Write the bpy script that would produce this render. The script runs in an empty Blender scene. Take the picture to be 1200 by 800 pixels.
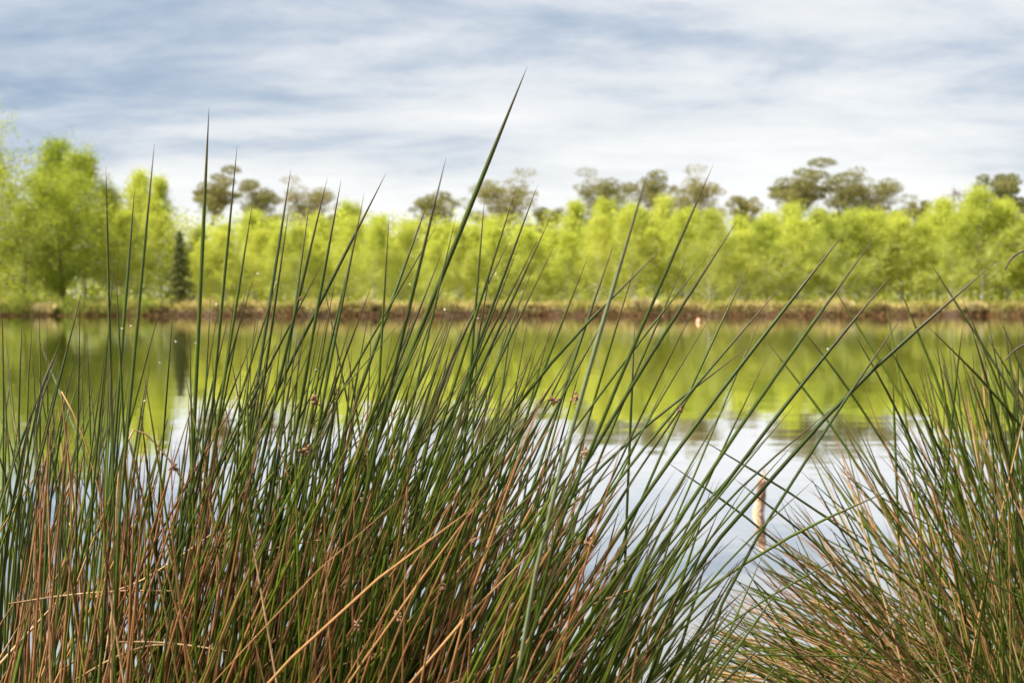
import bpy, math, random
import numpy as np
from mathutils import Vector, Matrix

# ------------------------------------------------------------------ camera, sky, sun, exposure
F = 1500.0                      # focal length in photo pixels (photo 1200 x 800)
CAM_H = 0.80
HORIZON = 356.0
PITCH = math.atan((400.0 - HORIZON) / F)
scene = bpy.context.scene
C = scene.collection
cam_d = bpy.data.cameras.new('camera')
cam = bpy.data.objects.new('camera', cam_d); C.objects.link(cam)
cam_d.sensor_width = 36.0
cam_d.lens = 36.0 * F / 1200.0
cam.location = (0, 0, CAM_H)
cam.rotation_euler = (math.pi / 2 - PITCH, 0, 0)
cam_d.clip_start = 0.05; cam_d.clip_end = 6000
cam_d.dof.use_dof = True
cam_d.dof.focus_distance = 1.04
cam_d.dof.aperture_fstop = 13.0
cam_d.dof.aperture_blades = 7
scene.camera = cam

SUN_EL = math.radians(52); SUN_AZ = math.radians(-112)   # azimuth from +Y (view), clockwise: behind left
world = bpy.data.worlds.new('World'); scene.world = world
world.use_nodes = True
wt = world.node_tree; wt.nodes.clear()
def wn(t, **k):
    n = wt.nodes.new(t)
    for a, b in k.items(): setattr(n, a, b)
    return n
def wmath(op, a, b=None, c=None, clamp=False):
    n = wn('ShaderNodeMath', operation=op); n.use_clamp = clamp
    for i, v in enumerate((a, b, c)):
        if v is None: continue
        if isinstance(v, (int, float)): n.inputs[i].default_value = v
        else: wt.links.new(v, n.inputs[i])
    return n.outputs[0]
def wmix(f, a, b):
    n = wn('ShaderNodeMix', data_type='RGBA')
    for s, v in ((n.inputs[0], f), (n.inputs[6], a), (n.inputs[7], b)):
        if isinstance(v, (int, float)): s.default_value = v
        elif isinstance(v, tuple): s.default_value = (*v, 1)
        else: wt.links.new(v, s)
    return n.outputs[2]
sky = wn('ShaderNodeTexSky', sky_type='NISHITA', sun_disc=False)
sky.sun_elevation = SUN_EL; sky.sun_rotation = SUN_AZ
tc = wn('ShaderNodeTexCoord')
sep = wn('ShaderNodeSeparateXYZ'); wt.links.new(tc.outputs['Generated'], sep.inputs[0])
zz = wmath('MAXIMUM', sep.outputs[2], 0.0)
inv = wmath('DIVIDE', 1.0, wmath('ADD', zz, 0.16))
u = wmath('MULTIPLY', sep.outputs[0], inv); v = wmath('MULTIPLY', sep.outputs[1], inv)
def cloud_noise(su, sv, ou, ov, scale, detail, rough, dist):
    comb = wn('ShaderNodeCombineXYZ')
    wt.links.new(wmath('MULTIPLY_ADD', u, su, ou), comb.inputs[0])
    wt.links.new(wmath('MULTIPLY_ADD', v, sv, ov), comb.inputs[1])
    n = wn('ShaderNodeTexNoise'); wt.links.new(comb.outputs[0], n.inputs['Vector'])
    n.inputs['Scale'].default_value = scale; n.inputs['Detail'].default_value = detail
    n.inputs['Roughness'].default_value = rough; n.inputs['Distortion'].default_value = dist
    return n.outputs[0]
n1 = cloud_noise(0.42, 1.0, 25.30, 39.10, 0.66, 8, 0.55, 0.15)      # broad banks of cloud
n2 = cloud_noise(0.75, 1.0, 7.0, 17.0, 2.2, 11, 0.62, 0.2)      # streaks
n = wmath('ADD', wmath('MULTIPLY', n1, 0.70), wmath('MULTIPLY', n2, 0.30))
# the layer looks thinner and bluer well above the horizon, all round
n = wmath('SUBTRACT', n, wmath('MULTIPLY', wmath('MULTIPLY', wmath('SUBTRACT', zz, 0.09), 6.0, clamp=True), 0.012))
ramp = wn('ShaderNodeValToRGB'); wt.links.new(n, ramp.inputs[0])
cr = ramp.color_ramp; cr.interpolation = 'B_SPLINE'
cr.elements[0].position = 0.37; cr.elements[0].color = (0.21, 0.31, 0.46, 1)
cr.elements[1].position = 0.585; cr.elements[1].color = (0.93, 0.925, 0.91, 1)
e = cr.elements.new(0.44); e.color = (0.46, 0.53, 0.63, 1)
e = cr.elements.new(0.492); e.color = (0.70, 0.72, 0.745, 1)
# air near the horizon turns every cloud pale
haze_f = wmath('MULTIPLY', wmath('EXPONENT', wmath('MULTIPLY', zz, -14.0)), 0.4)
cl = wmix(haze_f, ramp.outputs[0], (0.82, 0.82, 0.82))
SKY_GAIN = 4.5
gain = wn('ShaderNodeVectorMath', operation='SCALE'); wt.links.new(cl, gain.inputs[0]); gain.inputs['Scale'].default_value = SKY_GAIN
mixsky = wmix(0.94, sky.outputs[0], gain.outputs[0])
bg = wn('ShaderNodeBackground'); wt.links.new(mixsky, bg.inputs[0]); bg.inputs[1].default_value = 0.1
wo = wn('ShaderNodeOutputWorld'); wt.links.new(bg.outputs[0], wo.inputs[0])

sun_d = bpy.data.lights.new('sun', 'SUN'); sun = bpy.data.objects.new('sun', sun_d); C.objects.link(sun)
sun_d.energy = 5.0; sun_d.angle = math.radians(9); sun_d.color = (1.0, 0.93, 0.80)
sd = Vector((math.sin(SUN_AZ) * math.cos(SUN_EL), math.cos(SUN_AZ) * math.cos(SUN_EL), math.sin(SUN_EL)))
sun.rotation_euler = sd.to_track_quat('Z', 'Y').to_euler()
sun.location = sd * 50

scene.view_settings.view_transform = 'Standard'
scene.view_settings.look = 'None'
scene.view_settings.gamma = 1.0
scene.view_settings.exposure = 1.32
scene.view_settings.use_curve_mapping = False
scene.render.engine = 'CYCLES'
scene.cycles.use_denoising = True
scene.cycles.max_bounces = 10
scene.cycles.transmission_bounces = 6
scene.cycles.caustics_reflective = False
scene.cycles.caustics_refractive = False

# ------------------------------------------------------------------ helpers
rng = np.random.default_rng(11)
random.seed(5)
cp, sp = math.cos(PITCH), math.sin(PITCH)
FWD = np.array([0, cp, -sp]); UP = np.array([0, sp, cp]); RIGHT = np.array([1.0, 0, 0]); CAM = np.array([0, 0, CAM_H])
def at(x, y, d):
    """photo pixel + depth along the view axis -> point"""
    return CAM + d * (FWD + (x - 600.0) / F * RIGHT - (y - 400.0) / F * UP)
def ground_at(x, d, z):
    """the point of height z at depth about d seen in photo column x"""
    return np.array([(x - 600.0) / F * d, d, z])
def obj(name, me, mat, parent=None, kind=None):
    o = bpy.data.objects.new(name, me); C.objects.link(o)
    if mat and not me.materials: me.materials.append(mat)
    if parent: o.parent = parent
    if kind: o['kind'] = kind
    return o
def tag(o, label, cat, group=None):
    o['label'] = label; o['category'] = cat
    if group: o['group'] = group
    return o
def empty(name, loc):
    o = bpy.data.objects.new(name, None); C.objects.link(o); o.location = loc
    o.empty_display_size = 0.1
    return o
def mesh(name, verts, faces, attrs=None, smooth=True):
    me = bpy.data.meshes.new(name)
    V = np.asarray(verts, np.float32).reshape(-1, 3)
    if isinstance(faces, np.ndarray):
        nf, k = faces.shape
        me.vertices.add(len(V)); me.vertices.foreach_set('co', V.ravel())
        me.loops.add(nf * k); me.polygons.add(nf)
        me.loops.foreach_set('vertex_index', faces.astype(np.int32).ravel())
        me.polygons.foreach_set('loop_start', np.arange(0, nf * k, k, dtype=np.int32))
        me.update(calc_edges=True)
    else:
        me.from_pydata(V.tolist(), [], faces)
    if attrs:
        for a, vals in attrs.items():
            at_ = me.attributes.new(a, 'FLOAT', 'POINT')
            at_.data.foreach_set('value', np.asarray(vals, np.float32))
    if smooth: me.polygons.foreach_set('use_smooth', np.ones(len(me.polygons), bool))
    me.validate()
    return me
def tube(points, radii, ns=6):
    """tapered tube round a polyline; returns verts, quads (as array), along values"""
    P = np.asarray(points, float); n = len(P)
    T = np.gradient(P, axis=0); T /= np.linalg.norm(T, axis=1)[:, None] + 1e-12
    ref = np.array([0.0, 1.0, 0.0]) if abs(T[0][1]) < 0.8 else np.array([1.0, 0, 0])
    V = np.zeros((n, ns, 3))
    ang = np.arange(ns) * 2 * math.pi / ns
    for i in range(n):
        a = np.cross(T[i], ref); a /= np.linalg.norm(a) + 1e-12
        b = np.cross(T[i], a)
        V[i] = P[i] + radii[i] * (np.cos(ang)[:, None] * a + np.sin(ang)[:, None] * b)
    idx = np.arange(n * ns).reshape(n, ns)
    q = np.stack([idx[:-1], np.roll(idx[:-1], -1, 1), np.roll(idx[1:], -1, 1), idx[1:]], -1).reshape(-1, 4)
    return V.reshape(-1, 3), q, np.repeat(1 - (1 - np.linspace(0, 1, n)) ** 1.6, ns)
def spline(pts, n):
    """smooth curve (Catmull-Rom, chord parametrised) through pts"""
    P = np.asarray(pts, float)
    t = np.concatenate([[0], np.cumsum(np.linalg.norm(np.diff(P, axis=0), axis=1) + 1e-9)])
    m = np.zeros_like(P)
    for i in range(len(P)):
        if i == 0: m[i] = (P[1] - P[0]) / (t[1] - t[0])
        elif i == len(P) - 1: m[i] = (P[-1] - P[-2]) / (t[-1] - t[-2])
        else: m[i] = (P[i + 1] - P[i - 1]) / (t[i + 1] - t[i - 1])
    s = t[-1] * (1 - (1 - np.linspace(0, 1, n)) ** 1.6); out = []
    for x in s:
        i = min(max(np.searchsorted(t, x) - 1, 0), len(P) - 2)
        h = t[i + 1] - t[i]; a = (x - t[i]) / h
        out.append((2*a**3 - 3*a**2 + 1) * P[i] + (a**3 - 2*a**2 + a) * h * m[i] + (-2*a**3 + 3*a**2) * P[i+1] + (a**3 - a**2) * h * m[i+1])
    return np.array(out)
class Bag:
    """collects pieces for one mesh"""
    def __init__(s): s.v = []; s.f = []; s.a = {}; s.n = 0
    def add(s, V, Fc, **attrs):
        s.v.append(V); s.f.append(Fc + s.n); s.n += len(V)
        for k, x in attrs.items(): s.a.setdefault(k, []).append(np.broadcast_to(np.asarray(x, float), (len(V),)))
    def mesh(s, name, smooth=True):
        return mesh(name, np.concatenate(s.v), np.concatenate(s.f), {k: np.concatenate(x) for k, x in s.a.items()}, smooth)

# ------------------------------------------------------------------ materials
def new_mat(name):
    m = bpy.data.materials.new(name); m.use_nodes = True
    nt = m.node_tree; nt.nodes.clear()
    out = nt.nodes.new('ShaderNodeOutputMaterial')
    return m, nt, out
class N:
    def __init__(s, nt): s.nt = nt
    def put(s, sock, v):
        if isinstance(v, (int, float)): sock.default_value = v
        elif isinstance(v, tuple): sock.default_value = (*v, 1) if len(v) == 3 and sock.type == 'RGBA' else v
        else: s.nt.links.new(v, sock)
    def node(s, t, **k):
        n_ = s.nt.nodes.new(t)
        for a, b in k.items(): setattr(n_, a, b)
        return n_
    def attr(s, name): return s.node('ShaderNodeAttribute', attribute_name=name).outputs['Fac']
    def mix(s, f, a, b, blend='MIX'):
        n_ = s.node('ShaderNodeMix', data_type='RGBA', blend_type=blend)
        s.put(n_.inputs[0], f); s.put(n_.inputs[6], a); s.put(n_.inputs[7], b)
        return n_.outputs[2]
    def math(s, op, a, b=None, clamp=False):
        n_ = s.node('ShaderNodeMath', operation=op); n_.use_clamp = clamp
        s.put(n_.inputs[0], a)
        if b is not None: s.put(n_.inputs[1], b)
        return n_.outputs[0]
    def noise(s, vec, scale, detail=3, rough=0.5):
        n_ = s.node('ShaderNodeTexNoise')
        if vec is not None: s.put(n_.inputs['Vector'], vec)
        n_.inputs['Scale'].default_value = scale; n_.inputs['Detail'].default_value = detail; n_.inputs['Roughness'].default_value = rough
        return n_.outputs[0]
    def ramp(s, f, stops):
        n_ = s.node('ShaderNodeValToRGB'); s.put(n_.inputs[0], f)
        r = n_.color_ramp
        while len(r.elements) < len(stops): r.elements.new(0.5)
        for e_, (p_, c_) in zip(r.elements, stops): e_.position = p_; e_.color = (*c_, 1)
        return n_.outputs[0]
    def rng(s, f, a, b, c=0.0, d=1.0):
        n_ = s.node('ShaderNodeMapRange'); s.put(n_.inputs[0], f)
        for i, v_ in enumerate((a, b, c, d)): n_.inputs[i + 1].default_value = v_
        return n_.outputs[0]

def stem_material(name, tints, tip, base, rough, tip_from=0.91):
    m, nt, out = new_mat(name); g = N(nt)
    along, tint = g.attr('along'), g.attr('tint')
    pos = g.node('ShaderNodeNewGeometry').outputs['Position']
    col = g.ramp(tint, tints)
    fine = g.noise(pos, 240, 3, 0.6)
    broad = g.noise(pos, 22, 3, 0.5)
    col = g.mix(g.rng(fine, 0.35, 0.7, 0, 0.45), col, g.mix(1.0, col, (0.55, 0.5, 0.5), 'MULTIPLY'))
    col = g.mix(g.rng(broad, 0.58, 0.78, 0, 0.28), col, base)
    col = g.mix(g.rng(along, tip_from, 1.0, 0, 0.85), col, tip)
    col = g.mix(g.rng(along, 0.30, 0.05, 0, 0.9), col, base)
    p = g.node('ShaderNodeBsdfPrincipled'); g.put(p.inputs['Base Color'], col)
    p.inputs['Roughness'].default_value = rough; p.inputs['Specular IOR Level'].default_value = 0.25
    b = g.node('ShaderNodeBump'); b.inputs['Strength'].default_value = 0.25; b.inputs['Distance'].default_value = 0.0006
    g.put(b.inputs['Height'], fine); g.put(p.inputs['Normal'], b.outputs[0])
    nt.links.new(p.outputs[0], out.inputs[0])
    return m
M_GREEN = stem_material('rush_green', [(0.0, (0.024, 0.040, 0.004)), (0.45, (0.056, 0.088, 0.006)), (0.8, (0.120, 0.160, 0.010)), (1.0, (0.16, 0.20, 0.10))],
                        (0.085, 0.045, 0.035), (0.17, 0.12, 0.035), 0.45)
M_DEAD = stem_material('rush_dead', [(0.0, (0.11, 0.045, 0.025)), (0.3, (0.25, 0.12, 0.042)), (0.65, (0.38, 0.21, 0.08)), (1.0, (0.52, 0.37, 0.20))],
                       (0.28, 0.15, 0.08), (0.15, 0.075, 0.03), 0.6)

def plain(name, stops, scale, rough=0.8, bump=0.3, dist=0.02):
    m, nt, out = new_mat(name); g = N(nt)
    pos = g.node('ShaderNodeNewGeometry').outputs['Position']
    f = g.noise(pos, scale, 6, 0.6)
    p = g.node('ShaderNodeBsdfPrincipled'); g.put(p.inputs['Base Color'], g.ramp(f, stops))
    p.inputs['Roughness'].default_value = rough
    b = g.node('ShaderNodeBump'); b.inputs['Strength'].default_value = bump; b.inputs['Distance'].default_value = dist
    g.put(b.inputs['Height'], f); g.put(p.inputs['Normal'], b.outputs[0])
    nt.links.new(p.outputs[0], out.inputs[0])
    return m
M_FLOWER = plain('rush_flower', [(0.3, (0.10, 0.045, 0.025)), (0.7, (0.36, 0.20, 0.11))], 400, 0.8, 0.4, 0.002)
M_FLUFF = plain('seed_fluff', [(0.3, (0.75, 0.75, 0.72)), (0.7, (0.85, 0.85, 0.83))], 300, 0.9, 0.2, 0.001)
M_SOIL = plain('peat_soil', [(0.3, (0.025, 0.017, 0.010)), (0.7, (0.075, 0.050, 0.028))], 14, 0.95, 0.6, 0.02)
M_STAKE = plain('weathered_wood', [(0.35, (0.15, 0.075, 0.045)), (0.48, (0.36, 0.21, 0.13)), (0.6, (0.62, 0.42, 0.28))], 17, 0.8, 0.5, 0.004)
M_TWIG = plain('twig_bark', [(0.3, (0.030, 0.020, 0.014)), (0.7, (0.10, 0.07, 0.05))], 90, 0.8, 0.5, 0.001)
M_FLOAT = plain('float_paint', [(0.3, (0.72, 0.36, 0.22)), (0.7, (0.82, 0.46, 0.28))], 6, 0.5, 0.1, 0.002)
M_PINEBARK = plain('pine_bark', [(0.35, (0.10, 0.065, 0.045)), (0.65, (0.27, 0.15, 0.09))], 5, 0.9, 0.6, 0.03)
M_DEADWOOD = plain('bare_branch_bark', [(0.35, (0.13, 0.10, 0.09)), (0.65, (0.26, 0.21, 0.19))], 5, 0.9, 0.5, 0.02)
M_DARKBARK = plain('dark_bark', [(0.35, (0.06, 0.05, 0.035)), (0.65, (0.16, 0.13, 0.09))], 5, 0.9, 0.5, 0.02)
# birch bark: white with dark patches
def birch_bark():
    m, nt, out = new_mat('birch_bark'); g = N(nt)
    pos = g.node('ShaderNodeNewGeometry').outputs['Position']
    mp = g.node('ShaderNodeMapping'); g.put(mp.inputs[0], pos); mp.inputs['Scale'].default_value = (3, 3, 9)
    f = g.noise(mp.outputs[0], 1.2, 4, 0.6)
    p = g.node('ShaderNodeBsdfPrincipled'); g.put(p.inputs['Base Color'], g.ramp(f, [(0.36, (0.07, 0.06, 0.05)), (0.46, (0.42, 0.40, 0.34)), (0.6, (0.68, 0.65, 0.58))]))
    p.inputs['Roughness'].default_value = 0.7
    nt.links.new(p.outputs[0], out.inputs[0]); return m
M_BIRCH = birch_bark()

def leaf_material(name, stops, trans=0.5, tcol=(1.2, 1.15, 0.6)):
    m, nt, out = new_mat(name); g = N(nt)
    tint = g.attr('tint'); ob = g.node('ShaderNodeObjectInfo').outputs['Random']
    f = g.math('ADD', g.math('MULTIPLY', tint, 0.6), g.math('MULTIPLY', ob, 0.4), True)
    col = g.ramp(f, stops)
    d = g.node('ShaderNodeBsdfPrincipled'); g.put(d.inputs['Base Color'], col); d.inputs['Roughness'].default_value = 0.6
    d.inputs['Specular IOR Level'].default_value = 0.08
    t = g.node('ShaderNodeBsdfTranslucent'); g.put(t.inputs[0], g.mix(1.0, col, tcol, 'MULTIPLY'))
    mx = g.node('ShaderNodeMixShader'); mx.inputs[0].default_value = trans
    nt.links.new(d.outputs[0], mx.inputs[1]); nt.links.new(t.outputs[0], mx.inputs[2]); nt.links.new(mx.outputs[0], out.inputs[0])
    return m
M_LEAF = leaf_material('birch_leaf', [(0.0, (0.36, 0.42, 0.07)), (0.5, (0.49, 0.54, 0.10)), (1.0, (0.60, 0.60, 0.15))])
M_LEAF_MID = leaf_material('broad_leaf', [(0.0, (0.22, 0.28, 0.04)), (0.5, (0.36, 0.42, 0.06)), (1.0, (0.48, 0.51, 0.09))])
M_LEAF_PALE = leaf_material('willow_leaf', [(0.0, (0.30, 0.37, 0.06)), (0.5, (0.38, 0.43, 0.08)), (1.0, (0.45, 0.48, 0.10))])
M_NEEDLE = leaf_material('pine_needle', [(0.0, (0.15, 0.16, 0.055)), (0.5, (0.23, 0.22, 0.09)), (1.0, (0.33, 0.28, 0.14))], 0.35)
M_SPRUCE = leaf_material('spruce_needle', [(0.0, (0.10, 0.125, 0.04)), (1.0, (0.20, 0.20, 0.075))], 0.3)
M_BANKGRASS = leaf_material('bank_grass', [(0.0, (0.20, 0.24, 0.04)), (0.45, (0.36, 0.33, 0.10)), (1.0, (0.56, 0.44, 0.22))], 0.3, (1.1, 1.05, 0.7))
M_STRAW = leaf_material('straw_tussock', [(0.0, (0.42, 0.36, 0.16)), (1.0, (0.62, 0.52, 0.30))], 0.4, (1.05, 1.0, 0.8))
M_BANKGREEN = leaf_material('bank_grass_green', [(0.0, (0.17, 0.25, 0.03)), (0.6, (0.28, 0.34, 0.06)), (1.0, (0.42, 0.38, 0.14))], 0.3, (1.1, 1.05, 0.7))
M_HEATH = leaf_material('heather', [(0.0, (0.10, 0.075, 0.025)), (0.4, (0.20, 0.10, 0.05)), (0.7, (0.22, 0.19, 0.05)), (1.0, (0.38, 0.22, 0.11))], 0.15, (1.0, 0.9, 0.7))

# ground: peat, lake bed and meadow by height and noise
def ground_mat():
    m, nt, out = new_mat('ground'); g = N(nt)
    pos = g.node('ShaderNodeNewGeometry').outputs['Position']
    s = g.node('ShaderNodeSeparateXYZ'); g.put(s.inputs[0], pos)
    f = g.noise(pos, 0.7, 8, 0.65); f2 = g.noise(pos, 9, 5, 0.6)
    peat = g.ramp(f2, [(0.3, (0.03, 0.018, 0.010)), (0.7, (0.10, 0.055, 0.03))])
    mead = g.ramp(f, [(0.3, (0.13, 0.17, 0.04)), (0.5, (0.26, 0.25, 0.08)), (0.7, (0.36, 0.29, 0.14))])
    col = g.mix(g.rng(s.outputs[2], 0.30, 0.45), peat, mead)
    p = g.node('ShaderNodeBsdfPrincipled'); g.put(p.inputs['Base Color'], col); p.inputs['Roughness'].default_value = 0.95
    b = g.node('ShaderNodeBump'); b.inputs['Strength'].default_value = 0.5; b.inputs['Distance'].default_value = 0.05
    g.put(b.inputs['Height'], f2); g.put(p.inputs['Normal'], b.outputs[0])
    nt.links.new(p.outputs[0], out.inputs[0]); return m
M_GROUND = ground_mat()
def water_mat():
    m, nt, out = new_mat('lake_water'); g = N(nt)
    pos = g.node('ShaderNodeNewGeometry').outputs['Position']
    mp = g.node('ShaderNodeMapping'); g.put(mp.inputs[0], pos); mp.inputs['Scale'].default_value = (0.7, 1.6, 1)
    h = g.math('ADD', g.noise(mp.outputs[0], 0.55, 3, 0.5), g.math('MULTIPLY', g.noise(mp.outputs[0], 3.2, 3, 0.5), 0.12))
    b = g.node('ShaderNodeBump'); b.inputs['Strength'].default_value = 0.10; b.inputs['Distance'].default_value = 0.05
    g.put(b.inputs['Height'], h)
    d = g.node('ShaderNodeBsdfDiffuse'); d.inputs[0].default_value = (0.030, 0.036, 0.018, 1)
    gl = g.node('ShaderNodeBsdfGlossy'); gl.inputs['Roughness'].default_value = 0.025; gl.inputs[0].default_value = (0.97, 0.97, 0.97, 1)
    g.put(gl.inputs['Normal'], b.outputs[0])
    fr = g.node('ShaderNodeFresnel'); fr.inputs[0].default_value = 1.33
    fac = g.rng(fr.outputs[0], 0.02, 0.40, 0.45, 1.0)
    mx = g.node('ShaderNodeMixShader'); g.put(mx.inputs[0], fac)
    nt.links.new(d.outputs[0], mx.inputs[1]); nt.links.new(gl.outputs[0], mx.inputs[2]); nt.links.new(mx.outputs[0], out.inputs[0])
    return m
M_WATER = water_mat()

# ------------------------------------------------------------------ ground and lake
D_BANK = 86.0
def far_shore(x):
    return D_BANK + 0.9 * math.sin(x * 0.21 + 1) + 0.6 * math.sin(x * 0.53) + 0.00004 * x * x * x * 0.1
def near_shore(x):
    return 1.75 + 0.12 * math.sin(x * 4.0) + 0.05 * math.sin(x * 11)
def smooth(a, b, x):
    t = min(max((x - a) / (b - a), 0), 1); return t * t * (3 - 2 * t)
def height(x, y):
    fs, nsh = far_shore(x), near_shore(x)
    h = -0.55
    h += 0.67 * (1 - smooth(nsh - 0.35, nsh + 0.55, y))
    h += (0.55 + 0.50) * smooth(fs - 0.6, fs + 0.5, y)
    if y > fs: h += 0.05 * math.sin(x * 0.9 + y) + 0.02 * min(y - fs, 60) + 0.03 * math.sin(x * 2.3)
    if y < nsh: h += 0.02 * math.sin(x * 9) * math.sin(y * 7)
    return h
xs = np.unique(np.concatenate([np.linspace(-900, -80, 15), np.linspace(-80, 80, 181), np.linspace(80, 900, 15), np.linspace(-3, 3, 41)]))
ys = np.unique(np.concatenate([np.linspace(-60, -3, 6), np.linspace(-3, 4, 50), np.linspace(4, 83, 14), np.linspace(83, 92, 40), np.linspace(92, 130, 16), np.linspace(130, 2500, 10)]))
V = np.array([[x, y, height(x, y)] for y in ys for x in xs])
idx = np.arange(len(V)).reshape(len(ys), len(xs))
Q = np.stack([idx[:-1, :-1], idx[:-1, 1:], idx[1:, 1:], idx[1:, :-1]], -1).reshape(-1, 4)
obj('ground', mesh('ground', V, Q), M_GROUND, kind='structure')
obj('water', mesh('water', [[-900, 1.0, 0], [900, 1.0, 0], [900, 90, 0], [-900, 90, 0]], np.array([[0, 1, 2, 3]]), smooth=False), M_WATER, kind='structure')

# ------------------------------------------------------------------ leaves in bulk
def leaf_quads(centers, size, rg, flat=0.0):
    """small bent leaf faces at centers, random orientation; size per leaf"""
    n_ = len(centers)
    a = rg.normal(size=(n_, 3)); a[:, 2] *= (1 - flat); a /= np.linalg.norm(a, axis=1)[:, None]
    b = rg.normal(size=(n_, 3)); b[:, 2] *= (1 - flat)
    b -= (a * b).sum(1)[:, None] * a; b /= np.linalg.norm(b, axis=1)[:, None]
    s = (size * rg.uniform(0.6, 1.3, n_))[:, None]
    V_ = np.stack([centers - a * s * 0.6, centers + b * s * 0.42, centers + a * s * 0.6, centers - b * s * 0.42], 1)
    return V_.reshape(-1, 3), np.arange(n_ * 4).reshape(-1, 4)

def limb_curve(p0, dirv, length, rg, up=0.25, n_=6, wob=0.08):
    pts = [np.array(p0, float)]; d = np.array(dirv, float); d /= np.linalg.norm(d)
    for _ in range(n_):
        d = d + rg.normal(size=3) * wob + np.array([0, 0, up / n_]); d /= np.linalg.norm(d)
        pts.append(pts[-1] + d * length / n_)
    return np.array(pts)

def make_broadleaf(seed, H, W, trunk_r, crown_lo, nlimb, nleaf, leaf, mat_bark, shape='birch'):
    rg = np.random.default_rng(seed)
    tb = Bag()
    tp = limb_curve((0, 0, -0.3), (0, 0, 1), H * 0.97 + 0.3, rg, 0.3, 12, 0.035)
    tb.add(*tube(tp, trunk_r * np.linspace(1.15, 0.06, len(tp)), 7)[:2])
    cents, rad = [], []
    for k in range(nlimb):
        f = crown_lo + (0.96 - crown_lo) * ((k + rg.uniform(0, 1)) / nlimb)
        i = f * (len(tp) - 1); p0 = tp[int(i)] + (tp[min(int(i) + 1, len(tp) - 1)] - tp[int(i)]) * (i % 1)
        az = k * 2.4 + rg.normal() * 0.5
        h = (f - crown_lo) / (1 - crown_lo)
        if shape == 'birch': prof = 0.16 + 0.90 * (1 - h ** 1.4) * (0.6 + 0.4 * math.sin(math.pi * min(h * 1.1 + 0.25, 1)))
        else: prof = 0.35 + 0.75 * math.sin(math.pi * (0.16 + 0.78 * h))
        L = W * 0.5 * prof * rg.uniform(0.7, 1.2) + 0.25
        el = 0.35 + 0.8 * h
        lp = limb_curve(p0, (math.cos(az), math.sin(az), el), L * 1.15, rg, 0.2, 6, 0.12)
        tb.add(*tube(lp, trunk_r * 0.32 * (1 - 0.7 * h) * np.linspace(1, 0.12, len(lp)), 4)[:2])
        for q in range(1, len(lp)):
            cents.append(lp[q]); rad.append(0.16 + 0.14 * L / (W * 0.5) + 0.05 * rg.uniform())
            if q >= 2:
                for _ in range(2):
                    tw = limb_curve(lp[q], rg.normal(size=3) * 0.8 + (lp[q] - lp[q - 1]) / np.linalg.norm(lp[q] - lp[q - 1]), 0.45 * L * rg.uniform(0.4, 1), rg, -0.1, 3, 0.2)
                    tb.add(*tube(tw, trunk_r * 0.10 * np.linspace(1, 0.2, len(tw)), 3)[:2])
                    for w_ in tw[1:]: cents.append(w_); rad.append(0.15 + 0.1 * rg.uniform())
    cents = np.array(cents); rad = np.array(rad)
    dens = rg.uniform(0.3, 1.7, len(cents)); dens /= dens.sum()
    pick = rg.choice(len(cents), nleaf, p=dens)
    P = cents[pick] + rg.normal(size=(nleaf, 3)) * rad[pick][:, None] * np.array([1, 1, 0.8]) * (0.55 + W / 9.0) * 1.15
    Vq, Fq = leaf_quads(P, np.full(nleaf, leaf), rg)
    cb = Bag(); ct = rg.uniform(0, 1, len(cents))
    cb.add(Vq, Fq, tint=np.repeat(np.clip(0.55 * ct[pick] + 0.45 * rg.uniform(size=nleaf), 0, 1), 4))
    return tb.mesh('trunk'), cb.mesh('crown', False), mat_bark

def make_pine(seed, H, W, trunk_r, crown_lo, nclump, nleaf, flat=0.35, leaf=0.2):
    rg = np.random.default_rng(seed)
    tb = Bag()
    tp = limb_curve((0, 0, -0.3), (0, 0, 1), H * 0.95 + 0.3, rg, 0.3, 10, 0.07)
    tb.add(*tube(tp, trunk_r * np.linspace(1.1, 0.15, len(tp)), 7)[:2])
    P, T = [], []
    for k in range(nclump):
        h = (k + rg.uniform()) / nclump
        f = crown_lo + (0.99 - crown_lo) * h
        i = f * (len(tp) - 1); p0 = tp[int(i)]
        az = k * 2.4 + rg.normal() * 0.5
        prof = math.sin(math.pi * (0.22 + 0.66 * h)) ** 0.8
        L = W * 0.5 * prof * rg.uniform(0.35, 1.15)
        lp = limb_curve(p0, (math.cos(az), math.sin(az), 0.45), L, rg, 0.5, 5, 0.18)
        tb.add(*tube(lp, trunk_r * 0.3 * np.linspace(1, 0.2, len(lp)), 4)[:2])
        c = lp[-1]; r = rg.uniform(0.35, 1.0) * W * 0.145 + 0.2
        m_ = int(nleaf / nclump * r / (W * 0.115 + 0.2))
        d = rg.normal(size=(m_, 3)); d /= np.linalg.norm(d, axis=1)[:, None]
        d *= (rg.uniform(0.25, 1.0, m_) ** 0.5)[:, None]
        P.append(c + d * r * np.array([1.15, 1.15, flat + 0.12]) + np.array([0, 0, 0.1 * r])); T.append(np.full(m_, rg.uniform(0, 1)) * 0.5 + rg.uniform(0, .5, m_))
        for q in (3, 4):
            m2 = m_ // 6
            P.append(lp[q] + rg.normal(size=(m2, 3)) * r * 0.35 * np.array([1, 1, .6])); T.append(rg.uniform(0, 1, m2))
    P = np.concatenate(P); T = np.concatenate(T)
    Vq, Fq = leaf_quads(P, np.full(len(P), leaf), rg)
    cb = Bag(); cb.add(Vq, Fq, tint=np.repeat(T, 4))
    return tb.mesh('trunk'), cb.mesh('crown', False), M_PINEBARK

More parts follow.
